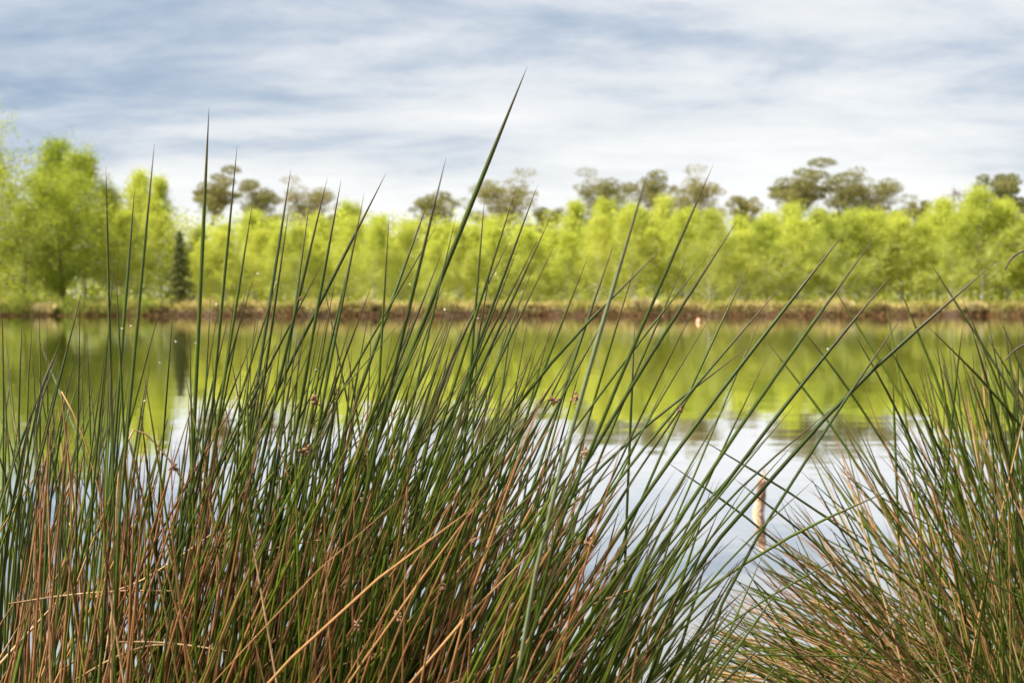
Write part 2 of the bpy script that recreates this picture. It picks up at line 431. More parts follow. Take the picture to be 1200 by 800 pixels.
def make_spruce(seed, H, W):
    rg = np.random.default_rng(seed); tb = Bag(); P = []
    tp = limb_curve((0, 0, -0.3), (0, 0, 1), H + 0.3, rg, 0.3, 8, 0.01)
    tb.add(*tube(tp, 0.11 * np.linspace(1.1, 0.08, len(tp)), 6)[:2])
    for k in range(70):
        h = (k + rg.uniform()) / 70; z = H * (0.06 + 0.93 * h); L = W * 0.5 * (1 - h) * rg.uniform(0.75, 1.15) + 0.08
        az = k * 2.4; d = np.array([math.cos(az), math.sin(az), -0.22 + 0.5 * h])
        lp = np.array([np.array([0, 0, z]) + d * L * t for t in np.linspace(0, 1, 4)])
        tb.add(*tube(lp, 0.02 * np.linspace(1, 0.2, 4), 3)[:2])
        m_ = int(30 + 60 * (1 - h))
        t = rg.uniform(0.1, 1, m_)[:, None]
        P.append(np.array([0, 0, z]) + d * L * t + rg.normal(size=(m_, 3)) * np.array([.09, .09, .07]) - np.array([0, 0, 0.1]) * t)
    P = np.concatenate(P); Vq, Fq = leaf_quads(P, np.full(len(P), 0.13), rg)
    cb = Bag(); cb.add(Vq, Fq, tint=np.repeat(rg.uniform(size=len(P)), 4))
    return tb.mesh('trunk'), cb.mesh('crown', False), M_DARKBARK

def make_bare(seed, H, W):
    rg = np.random.default_rng(seed); tb = Bag(); cb = Bag()
    tp = limb_curve((0, 0, -0.3), (0, 0, 1), H * 0.86 + 0.3, rg, 0.3, 10, 0.06)
    tb.add(*tube(tp, 0.15 * np.linspace(1.1, 0.3, len(tp)), 6)[:2])
    def rec(p, d, L, r, lev):
        lp = limb_curve(p, d, L, rg, 0.1, 5, 0.28)
        cb.add(*tube(lp, r * np.linspace(1, 0.45, len(lp)), 4)[:2])
        if lev:
            for q in (2, 3, 4, 5):
                for _ in range(2): rec(lp[q], (lp[q] - lp[q - 1]) / np.linalg.norm(lp[q] - lp[q - 1]) + rg.normal(size=3) * 0.75, L * 0.6, r * 0.5, lev - 1)
    for k in range(9):
        p = tp[5 + k // 2 if k // 2 < 5 else 10]; az = k * 2.4
        rec(p if k < 8 else tp[-1], np.array([math.cos(az), math.sin(az), 0.6]), W * 0.38, 0.055, 2)
    return tb.mesh('trunk'), cb.mesh('crown'), M_DEADWOOD

def plant(name, protos, crown_mat, px, top, d, label, cat, group, protoH, rot=0.0, wscale=1.0):
    """a tree whose foot stands on the ground at depth d in photo column px and whose top reaches photo row top"""
    x = (px - 600.0) / F * d
    zg = height(x, d)
    ztop = CAM_H + (HORIZON - top) / F * d
    s = (ztop - zg) / protoH
    e_ = empty(name, (x, d, zg))
    tm, cm, bm_ = protos
    t = obj('trunk', tm, bm_, e_); c = obj('crown', cm, crown_mat, e_)
    for o in (t, c):
        o.scale = (s * wscale, s * wscale, s); o.rotation_euler = (0, 0, rot)
        if o is c and crown_mat is not None and cm.materials[0] != crown_mat:
            o.material_slots[0].link = 'OBJECT'; o.material_slots[0].material = crown_mat
    return tag(e_, label, cat, group)

BP = [make_broadleaf(100 + i, 8.0, w, 0.085, lo, 60, 15000, 0.105, M_BIRCH) for i, (w, lo) in enumerate([(5.2, .12), (4.6, .15), (6.0, .09), (4.8, .2), (5.6, .07), (4.2, .14)])]
BB = [make_broadleaf(130 + i, 9.0, w, 0.16, lo, 56, 19000, 0.13, M_DARKBARK, 'round') for i, (w, lo) in enumerate([(5.6, .14), (6.4, .10)])]
WP = make_broadleaf(150, 5.0, 5.2, 0.09, 0.06, 34, 8000, 0.11, M_DARKBARK, 'round')
PP = [make_pine(200 + i, 12.0, w, 0.2, lo, nc, 12000, fl, 0.17) for i, (w, lo, nc, fl) in enumerate([(9.4, .36, 50, .34), (12.0, .40, 56, .30), (7.8, .36, 42, .36), (12.0, .74, 22, .2)])]
SP = make_spruce(300, 5.0, 2.4)
DT = make_bare(401, 9.0, 3.2)

ORD_ = ['first', 'second', 'third', 'fourth', 'fifth', 'sixth', 'seventh', 'eighth', 'ninth', 'tenth', 'eleventh', 'twelfth', 'thirteenth', 'fourteenth', 'fifteenth',
       'sixteenth', 'seventeenth', 'eighteenth', 'nineteenth', 'twentieth', 'twenty-first', 'twenty-second', 'twenty-third', 'twenty-fourth', 'twenty-fifth',
       'twenty-sixth', 'twenty-seventh', 'twenty-eighth', 'twenty-ninth', 'thirtieth', 'thirty-first', 'thirty-second', 'thirty-third', 'thirty-fourth']
ORD = ORD_[:30] + ['%s-%s' % (t_, u_) for t_ in ('thirty', 'forty', 'fifty') for u_ in ORD_[:9]]
# far left: broad trees and pale willows
for px, top, d, pr, pm, H0, ws, lab in [
    (-28, 158, 97, BB[1], M_LEAF_MID, 9, 0.8, 'tall dark-topped broadleaf tree cut by the left edge of the picture'),
    (58, 166, 101, BP[1], M_LEAF_MID, 8, 0.8, 'tall mid-green tree with pointed tops, highest one near the left edge'),
    (100, 180, 98, BP[3], M_LEAF_MID, 8, 0.85, 'mid-green tree just right of the tallest left-hand tree'),
    (75, 222, 92, BB[1], M_LEAF_MID, 9, 0.95, 'rounded green tree standing in front of the tall left-hand trees'),
]:
    plant('broadleaf_tree', pr, pm, px, top, d, lab, 'tree', 'broadleaf trees at the left of the far bank', H0, px * 0.37, ws)
for px, top, d, lab in [(-8, 228, 90.5, 'pale yellow-green willow bush at the left edge of the far bank'),
                        (28, 265, 89.0, 'small pale willow bush beside the willow at the left edge'),]:
    plant('willow_bush', WP, M_LEAF_PALE, px, top, d, lab, 'bush', 'pale willow bushes on the far bank', 5.0, px * 0.21, 0.8)
# left birches with white trunks
for i, (px, top, d, w, lab) in enumerate([(132, 222, 99, .9, 'birch behind the leftmost tall rush tip, beside the mid-green tree'),
                          (160, 203, 98, .75, 'tall slim birch with white trunk left of the small dark spruce'),
                          (190, 208, 96, .7, 'tall birch with pale trunk directly behind the small dark spruce'),
                          (150, 248, 93, 1., 'lower birch in front of the tall white-trunked birches')]):
    plant('birch_tree', BP[(i * 2 + 1) % 6], M_LEAF, px, top, d, lab, 'birch', 'birches at the left of the far bank', 8.0, i * 1.3, w)
plant('spruce_tree', SP, M_SPRUCE, 211, 271, 90.5, 'small dark spruce on the far bank among the yellow-green birches', 'spruce', None, 5.0, 0.4)
# the long even row of yellow-green birches
rg = np.random.default_rng(77)
LEAVES = [M_LEAF, M_LEAF, M_LEAF, M_LEAF_PALE, M_LEAF]
tops = [(235, 268), (300, 256), (345, 262), (400, 252), (450, 262), (520, 256), (575, 258), (640, 262), (695, 250), (750, 246), (810, 240), (860, 256), (920, 246), (980, 240), (1040, 236), (1095, 238), (1110, 252), (1150, 226), (1200, 240), (1260, 236), (1330, 240)]
tx, ty = np.array(tops).T
i = 0; px = 236.0
while px < 1330:
    top = float(np.interp(px, tx, ty)) + rg.normal() * 9 + 12
    plant('birch_tree', BP[rg.integers(6)], LEAVES[rg.integers(5)], px, top, 91.5 + rg.uniform(0, 2.5), 'young yellow-green birch in the front row along the far bank, %s from left' % ORD[i], 'birch', 'front row of birches', 8.0, rg.uniform(0, 6.28), rg.uniform(0.8, 1.2))
    px += rg.uniform(22, 40); i += 1
i = 0; px = 228.0
while px < 1330:
    top = float(np.interp(px, tx, ty)) + rg.normal() * 8 - 1
    plant('birch_tree', BP[rg.integers(6)], LEAVES[rg.integers(5)], px, top, 97 + rg.uniform(0, 4), 'taller yellow-green birch behind the front row, %s from left' % ORD[i], 'birch', 'back row of birches', 8.0, rg.uniform(0, 6.28), rg.uniform(0.8, 1.15))
    px += rg.uniform(24, 40); i += 1
# pines that rise behind the birches
for k, (px, top, d, pr, w, lab) in enumerate([
    (246, 214, 112, 3, .62, 'small flat-topped pine alone against the sky, leftmost of the pines'),
    (307, 216, 116, 0, .70, 'round brownish pine crown, second pine from the left'),
    (372, 222, 118, 1, .72, 'broad dark pine crown rising above the birches, third pine from left'),
    (418, 236, 120, 2, .7, 'low small pine crown right of the third pine from the left'),
    (508, 224, 116, 0, .85, 'brownish pine left of the tallest rush stem'),
    (578, 214, 117, 1, .8, 'broad olive pine crown right of the tallest rush stem'),
    (628, 236, 121, 2, .8, 'low pine crown left of the large pine group near the centre'),
    (712, 212, 116, 1, .72, 'wide dark pine crown, left half of the large central pine group'),
    (757, 203, 118, 0, .62, 'highest pine of the large central pine group, behind the pale rush tip'),
    (815, 214, 116, 1, .75, 'wide pine crown, right end of the large central pine group'),
    (878, 222, 121, 2, .65, 'small pine crown between the central group and the umbrella-topped pine'),
    (926, 209, 117, 3, .85, 'umbrella-topped pine with bare stems and clear sky beneath its crown'),
    (992, 208, 119, 0, .75, 'brownish pine crown left of the dense round pine at right'),
    (1034, 212, 115, 1, .68, 'dense round olive pine crown right of the umbrella-topped pine'),
    (1085, 226, 122, 2, .6, 'tiny pine top left of the bare tree'),
    (1192, 194, 112, 2, .75, 'tall narrow pine with a wispy top at the right edge'),
]):
    plant('pine_tree', PP[pr], M_NEEDLE, px, top + 5, d, lab, 'pine', 'pines rising behind the birches', 12.0, k * 1.1, w)
plant('bare_tree', DT, M_DEADWOOD, 1130, 204, 108, 'leafless grey tree against the sky near the right edge', 'tree', None, 9.0, 0.7)

# the wood behind and between the birches reads as one mass
def wood():
    rg = np.random.default_rng(9); cb = Bag()
    n_ = 270000
    d = rg.uniform(93, 124, n_); px = rg.uniform(-420, 1640, n_)
    x = (px - 600) / F * d
    z = 0.45 + rg.beta(1.0, 1.35, n_) * np.where(px < 220, 8.0, 7.4)
    lump = np.sin(x * 1.7 + d) * np.sin(z * 2.1 + x) * np.sin(d * 1.3)
    k = lump > -0.45
    P = np.stack([x, d, z], 1)[k]
    Vq, Fq = leaf_quads(P, np.full(len(P), 0.19), rg)
    cb.add(Vq, Fq, tint=np.repeat(np.clip(0.3 + 0.5 * lump[k] + rg.uniform(-.3, .3, len(P)), 0, 1), 4))
    o = obj('undergrowth', cb.mesh('undergrowth', False), M_LEAF, kind='stuff')
    tag(o, 'leafy green undergrowth filling the wood between the birch trunks', 'undergrowth')
wood()

# vegetation of the far bank
def bank_cover(name, n_, d0, d1, h0, h1, w, mat, label, cat, x0=-62, x1=62, seed=1, patch=0.0, lean=0.25, front=False):
    rg = np.random.default_rng(seed); cb = Bag(); V_, T_ = [], []
    x = rg.uniform(x0, x1, n_)
    off = d0 + (d1 - d0) * rg.uniform(0, 1, n_) ** 1.3
    keep = (np.sin(x * 1.9 + seed) + np.sin(x * 0.63 + 2 * seed) + rg.normal(size=n_) * 0.7) > patch * 2 - 2.2
    x, off = x[keep], off[keep]
    lump = 0.75 + 0.35 * np.sin(x * 2.7 + seed) * np.sin(x * 0.8 + off) + 0.25 * np.sin(x * 0.37 + seed * 2) * np.sin(x * 1.1)
    for xi, oi, lu in zip(x, off, lump):
        y = far_shore(xi) + oi; z = max(height(xi, y), -0.02) - 0.03
        hh = rg.uniform(h0, h1) * lu; a = rg.uniform(0, 6.28); ln = rg.normal() * lean * hh, rg.normal() * lean * hh
        dx, dy = math.cos(a) * w, math.sin(a) * w
        V_ += [[xi - dx, y - dy, z], [xi + dx, y + dy, z], [xi + ln[0] + dx * .6, y + ln[1] + dy * .6, z + hh * .65], [xi + ln[0] * 1.7, y + ln[1] * 1.7, z + hh]]
        T_.append(np.clip(0.5 + 0.35 * math.sin(xi * 1.3 + seed) + rg.normal() * 0.22, 0, 1))
    V_ = np.array(V_); cb.add(V_, np.arange(len(V_)).reshape(-1, 4), tint=np.repeat(T_, 4))
    o = obj(name, cb.mesh(name, False), mat, kind='stuff'); tag(o, label, cat)
bank_cover('heather', 19000, -0.35, 0.7, 0.2, 0.42, 0.05, M_HEATH, 'red-brown heather and peat growth along the far waterline', 'heather', seed=3)
bank_cover('grass', 27000, 0.12, 4.5, 0.4, 0.8, 0.035, M_BANKGRASS, 'tan and pale green grass along the top of the far bank', 'grass', seed=5)
bank_cover('green_grass', 9000, -0.1, 4.0, 0.5, 0.9, 0.04, M_BANKGREEN, 'fresher green grass on the left stretch of the far bank', 'grass', x0=-62, x1=-24, seed=8)
# single tussocks that stand out on the far bank
def far_tussock(px, off, hh, wid, mat, label, seed):
    rg = np.random.default_rng(seed); d = D_BANK + off; x = (px - 600) / F * d; y = far_shore(x) + off; z = max(height(x, y), 0) - 0.03
    V_, T_ = [], []
    for _ in range(120):
        a = rg.uniform(0, 6.28); r = rg.uniform(0, 1) ** .7; el = 1 - 0.75 * r; L = hh * rg.uniform(.7, 1.05)
        o2 = np.array([math.cos(a), math.sin(a), 0]) * r
        p0 = o2 * wid * .48; p1 = o2 * wid * .52 + np.array([0, 0, L * .75 * (0.6 + 0.4 * el)]); p2 = o2 * wid * .60 + np.array([0, 0, L * (0.35 + 0.65 * el)])
        s = np.array([-math.sin(a), math.cos(a), 0]) * 0.03
        V_ += [p0 - s, p0 + s, p1 + s, p2]; T_.append(rg.uniform(.4, 1))
    cb = Bag(); V_ = np.array(V_); cb.add(V_, np.arange(len(V_)).reshape(-1, 4), tint=np.repeat(T_, 4))
    o = obj('grass_tussock', cb.mesh('grass_tussock', False), mat); o.location = (x, y, z)
    tag(o, label, 'grass tussock', 'pale tussocks on the far bank')
for k, (px, off, hh, wid, lab) in enumerate([(1147, 0.2, 0.9, 1.3, 'pale straw-coloured grass tussock at the far waterline, near the right edge'),
        (755, 0.6, 1.0, 1.8, 'wide pale grass tussock on the far bank below the central pines'),
        (432, 0.6, 0.95, 1.2, 'pale grass tussock on the far bank left of centre'),
        (50, 0.1, 0.95, 1.6, 'tan grass tussock on the far bank near the left edge'),
        (985, 0.7, 0.9, 1.3, 'pale grass tussock on the far bank below the dense round pine')]):
    far_tussock(px, off, hh, wid, M_STRAW, lab, 40 + k)

# ------------------------------------------------------------------ rush tussocks
GZ = 0.10
def rad_profile(n_, r, tip=0.045, tip_r=0.04):
    t = 1 - (1 - np.linspace(0, 1, n_)) ** 1.6
    return r * np.where(t < 1 - tip * 2, 1.0, np.clip(tip_r + (1 - tip_r) * ((1 - t) / (tip * 2)) ** 0.75, tip_r, 1))
class Tussock:
    def __init__(s, label, px, d, r, group='rush tussocks at the near shore'):
        b = ground_at(px, d, 0); s.base = b; s.d = d; s.r = r
        s.e = empty('rush_tussock', (b[0], b[1], GZ)); tag(s.e, label, 'rush tussock', group)
        s.off = np.array([b[0], b[1], GZ]); s.stems = []; s.dead = []
    def curve(s, tip, path, dt, xb, db, r, dead=False, tint=None, n_=12, tipfrac=0.045):
        """path: lower pixels of the visible stem from the tip down; xb, db: column and depth of the foot"""
        B = ground_at(xb, db, GZ - 0.02)
        yb = HORIZON + F * (CAM_H - GZ) / db
        pts = [B]
        for (x, y) in reversed(path):
            f = (y - tip[1]) / (yb - tip[1]); pts.append(at(x, y, dt + (db - dt) * f))
        pts.append(at(tip[0], tip[1], dt))
        c = spline(pts, n_)
        (s.dead if dead else s.stems).append((c, rad_profile(n_, r, tipfrac), rng.uniform() if tint is None else tint))
    def raw(s, pts, r, tint, n_=18, dead=True):
        c = spline(pts, n_); (s.dead if dead else s.stems).append((c, rad_profile(n_, r, 0.05, 0.5), tint))
    def mound(s):
        rg = np.random.default_rng(int(abs(s.d * 1000))); n1, n2 = 7, 18; V_ = [[0, 0, 0.055]]
        for i_ in range(1, n1):
            for j in range(n2):
                a = j * 2 * math.pi / n2; f = i_ / (n1 - 1); rr = s.r * 1.25 * f * (1 + 0.1 * rg.normal())
                V_.append([rr * math.cos(a), rr * math.sin(a), 0.055 * (1 - f * f) - 0.03 * f + 0.008 * rg.normal()])
        Fc = [[0, 1 + j, 1 + (j + 1) % n2] for j in range(n2)]
        for i_ in range(n1 - 2):
            for j in range(n2):
                a, b = 1 + i_ * n2 + j, 1 + i_ * n2 + (j + 1) % n2; Fc.append([a, a + n2, b + n2, b])
        obj('root_mound', mesh('root_mound', V_, Fc), M_SOIL, s.e)
    def build(s, limit=300):
        s.mound()
        for lst, nm, mt in ((s.stems, 'stem', M_GREEN), (s.dead, 'dead_stem', M_DEAD)):
            # the ones nearest the camera are parts of their own
            order = sorted(range(len(lst)), key=lambda k: lst[k][0][-1][1] - 3.0 * (lst[k][0][-1][2]) if nm == 'stem' else lst[k][0][len(lst[k][0]) // 2][1])
            rest = Bag()
            for q, k in enumerate(order):
                c, rr, tn = lst[k]
                V_, Q_, al = tube(c - s.off, rr, 6 if s.d < 1.2 else 5)
                if q < limit:
                    b = Bag(); b.add(V_, Q_, along=al, tint=tn); obj(nm, b.mesh(nm), mt, s.e)
                else: rest.add(V_, Q_, along=al, tint=tn)
            if rest.n: obj(nm + '_mass', rest.mesh(nm + '_mass'), mt, s.e, 'stuff')
    def flower(s, p, size, seed):
        """a loose tuft of small brown capsules at p"""
        rg = np.random.default_rng(seed); b = Bag()
        for _ in range(16):
            d = rg.normal(size=3); d /= np.linalg.norm(d)
            q = d * size * rg.uniform(.25, 1.0)
            c = np.array([q - d * size * .28, q - d * size * .12, q + d * size * .12, q + d * size * .34])
            V_, Q_, al = tube(c, size * np.array([.06, .2, .22, .02]), 5); b.add(V_, Q_)
            V_, Q_, al = tube(np.array([[0, 0, 0], q]), [size * .04] * 2, 3); b.add(V_, Q_)
        o = obj('flower_cluster', b.mesh('flower_cluster'), M_FLOWER, s.e); o.location = p - s.off
    def fluff(s, p, size, seed):
        rg = np.random.default_rng(seed); b = Bag()
        for _ in range(9):
            d = rg.normal(size=3); d /= np.linalg.norm(d)
            V_, Q_, al = tube(np.array([d * 0, d * size * .5 + rg.normal(size=3) * size * .2, d * size]), size * np.array([.12, .14, .05]), 3); b.add(V_, Q_)
        o = obj('seed_fluff', b.mesh('seed_fluff'), M_FLUFF, s.e); o.location = p - s.off

main = Tussock('big green rush tussock with tall upright stems, filling the left and centre', 300, 0.92, 0.15)
def relax(tip, low, to=640.0):
    to = max(to, low[1] + 240)
    """continue a traced stem downwards, bending gently towards the vertical"""
    th = math.atan2(tip[0] - low[0], low[1] - tip[1])
    pts = [low]; y, x = low[1], low[0]
    while y < to - 60:
        th *= 0.965 if abs(th) < 0.75 else 0.88; y += 80; x -= 80 * math.tan(th); pts.append((x, y))
    return pts, th
def main_foot(x, y, th):
    yb = HORIZON + F * (CAM_H - GZ) / 0.92
    xb = x - (yb - y) * math.tan(th * 0.55)
    return 300 + (xb - 300) * 0.8 if xb > 300 else xb
TR = [  # tip, a point lower on the same stem, width in photo px
 ((124,195),(129,400),4.0), ((158,219),(143,405),5.0), ((181,168),(159,400),5.0), ((245,125),(232,400),6.0), ((278,170),(256,400),4.4), ((298,226),(270,400),4.4),
 ((99,330),(81,400),3.4), ((94,345),(93,400),3), ((136,320),(140,400),4), ((135,287),(130,350),2.4), ((192,345),(177,400),3.2), ((203,362),(200,400),3), ((247,345),(244,400),3),
 ((258,345),(250,395),2.6), ((276,340),(268,400),2.8), ((290,330),(276,400),3), ((300,316),(275,400),3.4),
 ((341,198),(309,400),5), ((339,242),(316,400),4), ((333,306),(302,400),3.6), ((363,236),(343,380),3.6), ((384,207),(338,400),5), ((400,210),(365,400),5), ((453,202),(355,395),5.2),
 ((427,226),(392,400),4.4), ((421,262),(388,400),3.6), ((381,302),(330,400),3.6), ((394,320),(380,400),3.2), ((376,318),(392,395),2.8), ((438,328),(411,400),3.6), ((456,253),(447,400),4), ((504,230),(442,400),5), ((523,184),(470,400),5.8), ((513,262),(433,400),3.6),
 ((618,78),(487,400),7.5), ((535,251),(500,400),4), ((519,293),(477,400),4), ((524,327),(490,400),3.6), ((568,230),(554,400),4.2), ((530,352),(510,400),3.4), ((606,218),(548,400),4.4), ((579,292),(560,400),3.4), ((600,275),(539,400),4),
 ((609,285),(565,400),3.6), ((630,217),(562,400),4.6), ((645,255),(578,400),4.2), ((651,285),(598,395),3.8), ((631,297),(603,370),3), ((632,277),(570,400),3.6), ((691,296),(650,400),4.2), ((721,281),(680,400),4.6),
 ((776,291),(668,400),5), ((745,310),(717,400),3.8), ((725,345),(694,400),3.6), ((836,193),(745,400),5.6), ((804,304),(761,400),3.8), ((827,302),(750,400),3.8), ((865,257),(773,400),5.6), ((879,308),(835,400),4),
 ((818,353),(794,400),3.2), ((840,360),(815,400),2.8), ((897,362),(880,400),3), ((621,362),(614,400),2.6), ((652,362),(641,400),2.6),
 ((993,268),(855,445),6), ((1029,272),(902,450),6), ((1046,320),(940,450),5.6), ((1167,306),(1005,450),6.4), ((1060,367),(1003,450),4.6), ((1050,571),(927,628),4.4), ((843,415),(790,490),3.4), ((898,420),(850,520),3.4),
 ((787,437),(755,500),3.2), ((865,450),(835,500),3), ((744,378),(740,470),4), ((880,404),(750,505),4.4), ((920,330),(800,470),4.4), ((905,505),(840,575),3.4), ((985,470),(880,560),3.6), ((935,470),(860,560),3.4), ((1010,640),(900,700),3),
 ((956,560),(870,640),3.2), ((880,560),(820,650),3), ((930,520),(850,610),3.4), ((1080,690),(985,800),3.2), ((1150,770),(1020,830),3),
]
for k, (t, lo, w) in enumerate(TR):
    path, th = relax(t, lo)
    dt = 0.92 + 0.10 * math.sin(k * 2.3) - (0.06 if w > 5.4 else 0)
    xb = main_foot(*path[-1], th)
    main.curve(t, path, dt, xb, 0.92 + 0.09 * math.cos(k * 1.7), 0.78 * w * dt / F / 2, tint=0.02 + 0.5 * random.random(), n_=16)
# the pale bluish stem in front of the central pines, a little out of focus
path, th = relax((760, 200), (700, 400)); main.curve((760, 200), path, 0.70, main_foot(*path[-1], th), 0.85, 5.5 * 0.70 / F / 2, tint=1.0, n_=16)

def lean(x):            # how far stems lean to the right, degrees, by the column of their tip
    return np.interp(x, [0, 130, 240, 400, 600, 840, 1000, 1160], [3, 5, 6, 14, 24, 31, 38, 46])
def fill(n_, dead, xr, ylo, yhi, wr, seed, tints=(0.0, 0.85), ypow=1.0, jit=9):
    rg = np.random.default_rng(seed)
    for _ in range(n_):
        X = rg.uniform(*xr)
        yl = np.interp(X, *zip(*ylo)); Y = yl + (yhi - yl) * rg.uniform() ** ypow
        th = math.radians(lean(X + (Y - 400) * 0.28) + rg.normal() * jit)
        low = (X - 110 * math.tan(th), Y + 110)
        path, th2 = relax((X, Y), low, max(640.0, Y + 200))
        dt = float(np.clip(0.95 + rg.normal() * 0.10, 0.72, 1.2))
        db = float(np.clip(0.93 + rg.normal() * 0.07, 0.76, 1.08))
        xb = main_foot(*path[-1], th2) + rg.normal() * 25
        main.curve((X, Y), path, dt, xb, db, rg.uniform(*wr) * dt / F / 2, dead, rg.uniform(*tints), 11 if not dead else 9)
env = [(60, 400), (130, 385), (250, 370), (330, 360), (480, 350), (600, 345), (680, 385), (760, 430), (850, 500), (930, 560)]
fill(190, False, (120, 700), env, 560, (1.9, 3.4), 21, ypow=0.9)
fill(240, False, (40, 880), [(x, y + 90) for x, y in env], 780, (1.9, 3.7), 22)
fill(90, False, (300, 640), [(x, y - 5) for x, y in env], 500, (1.8, 3.2), 24)
fill(120, False, (560, 930), [(x, y + 60) for x, y in env], 780, (2.4, 4.2), 23)
denv = [(0, 520), (60, 470), (130, 430), (300, 430), (600, 430), (700, 470), (800, 560), (900, 640)]
fill(240, True, (40, 760), denv, 640, (1.6, 2.9), 31, (0.0, 0.6), jit=10)
fill(420, True, (20, 800), [(x, y + 110) for x, y in denv], 860, (1.8, 3.6), 32, (0.1, 0.9), jit=14)
# bent and fallen straws that the photo shows singly
def straw(pix, w, tint, d):
    main.raw([at(x, y, d + 0.07 + 0.004 * i_) for i_, (x, y) in enumerate(pix)], 0.8 * w * d / F / 2, tint)
straw([(150, 700), (120, 590), (96, 507), (75, 463), (72, 459), (72.5, 464), (76, 500), (82, 560), (84, 640)], 2.6, 0.55, 0.84)
straw([(135, 660), (139, 555), (150, 513), (159, 501), (163, 501), (190, 528), (212, 560), (240, 620)], 3, 0.85, 0.82)
straw([(10, 707), (70, 698), (140, 692), (207, 692)], 2.6, 0.95, 0.84)
straw([(130, 752), (180, 752), (230, 757), (270, 763)], 3.4, 0.98, 0.80); straw([(85, 798), (130, 772), (170, 757), (205, 755)], 3, 0.8, 0.81)
straw([(118, 800), (128, 740), (136, 680), (140, 621)], 3.2, 1.0, 0.82)
straw([(112, 700), (165, 680), (210, 652), (256, 620)], 2.8, 0.9, 0.84)
straw([(300, 648), (340, 638), (380, 632), (410, 628)], 2.6, 0.7, 0.84)
straw([(355, 800), (410, 775), (460, 760), (500, 749)], 3, 0.75, 0.82); straw([(405, 745), (430, 738), (455, 730), (472, 725)], 3, 0.75, 0.82)
straw([(683, 727), (687, 760), (690, 790), (694, 830)], 2.8, 0.8, 0.8)
straw([(560, 800), (620, 755), (680, 715), (740, 690)], 3.4, 0.7, 0.82); straw([(600, 735), (625, 708), (650, 675), (670, 644)], 3.2, 0.75, 0.82)
straw([(300, 790), (350, 742), (390, 700), (440, 640)], 3.4, 0.6, 0.83); straw([(450, 800), (480, 740), (520, 690), (560, 640)], 4, 0.62, 0.82)
straw([(345, 800), (362, 740), (380, 690), (397, 640)], 4, 0.6, 0.8); straw([(560, 730), (580, 685), (600, 640), (625, 590)], 5, 0.55, 0.84)
main.build()
for k, (x, y, sz) in enumerate([(369, 470, 5), (358, 527, 5), (649, 470, 5), (675, 466, 4.5), (689, 531, 5), (690, 636, 5), (466, 721, 4.5), (420, 731, 4.5), (520, 687, 4), (555, 632, 4), (428, 583, 4), (204, 548, 4), (796, 480, 3), (352, 350, 2)]):
    main.flower(at(x, y, 0.80), sz * 0.86 / F * 1.45, k)
for k, (x, y, sz) in enumerate([(253, 357, 3.2), (302, 321, 3), (143, 385, 2.6), (153, 382, 2.4), (521, 363, 3), (480, 333, 2), (360, 361, 2), (206, 400, 2.6), (169, 470, 2.4), (229, 402, 2.4), (581, 321, 2), (324, 331, 2), (970, 409, 2.6), (560, 373, 2), (410, 348, 1.8), (370, 433, 2), (187, 425, 2)]):
    main.fluff(at(x, y, 0.9), sz * 0.9 / F * 0.7, 70 + k)

# the tussock at the right
right = Tussock('lower rush tussock with spreading stems and straw litter at the right', 1240, 1.5, 0.2)
TRR = [((1089,306),(1180,450)), ((1051,330),(1100,450)), ((1128,351),(1170,450)), ((1192,349),(1212,430)), ((1037,347),(1055,450)), ((1002,393),(1035,450)), ((1034,393),(1065,450)), ((940,385),(990,450)), ((1085,380),(1155,450)),
       ((1170,370),(1200,440)), ((1175,370),(1187,450)), ((1128,382),(1120,450)), ((1097,400),(1105,450)), ((1155,392),(1190,450)), ((1137,380),(1155,440)), ((972,330),(1060,470)), ((899,400),(975,500)), ((818,512),(960,600)), ((860,560),(960,640)), ((1046,437),(1052,600)), ((780,540),(880,610))]
def right_foot(x, y): return 1240 + (x - 1150) * 0.35
for k, (t, lo) in enumerate(TRR):
    th = math.atan2(t[0] - lo[0], lo[1] - t[1]); x, y = lo; pts = [lo]
    while y < 700: th *= 0.88; y += 80; x -= 80 * math.tan(th); pts.append((x, y))
    dt = 1.42 + 0.12 * math.sin(k * 2.1)
    right.curve(t, pts[:3], dt, np.clip(x - 60 * math.tan(th), 1080, 1400), 1.5 + 0.1 * math.cos(k), 3.0 * dt / F / 2, tint=0.9 if k == 0 else random.uniform(0.1, 0.7), n_=14)
def fan(n_, dead, seed, wr, tints, reach=(0.45, 1.0), xs_=(760, 1330)):
    rg = np.random.default_rng(seed)
    for _ in range(n_):
        X = rg.uniform(*xs_)
        top = np.interp(X, [760, 820, 900, 960, 1020, 1080, 1150, 1250, 1330], [790, 700, 600, 520, 455, 410, 390, 380, 390])
        xb = 1240 + rg.normal() * 75; db = float(np.clip(1.5 + rg.normal() * 0.10, 1.25, 1.75)); yb = HORIZON + F * (CAM_H - GZ) / db
        Y = top + (830 - top) * rg.uniform() ** (1.25 if not dead else 0.85) + rg.normal() * 12
        # shorter stems end nearer to the foot
        dt = float(np.clip(db + rg.normal() * 0.16, 1.12, 1.85))
        dx, dy = X - xb, yb - Y
        bow = abs(dx) * 0.16 * rg.uniform(0.2, 1.6)
        mid = (xb + dx * 0.52 + (bow if dx < 0 else -bow) * 0.55, yb - dy * 0.52 - bow * 0.75)
        right.curve((X, Y), [mid], dt, xb, db, rg.uniform(*wr) * dt / F / 2, dead, rg.uniform(*tints), 10)
fan(520, False, 51, (1.4, 2.6), (0.25, 0.95))
fan(130, False, 52, (1.6, 2.8), (0.2, 0.9), xs_=(1060, 1330))
fan(300, True, 53, (1.2, 2.2), (0.45, 1.0))
fan(150, True, 54, (1.3, 2.3), (0.3, 1.0), xs_=(820, 1150))
right.build()

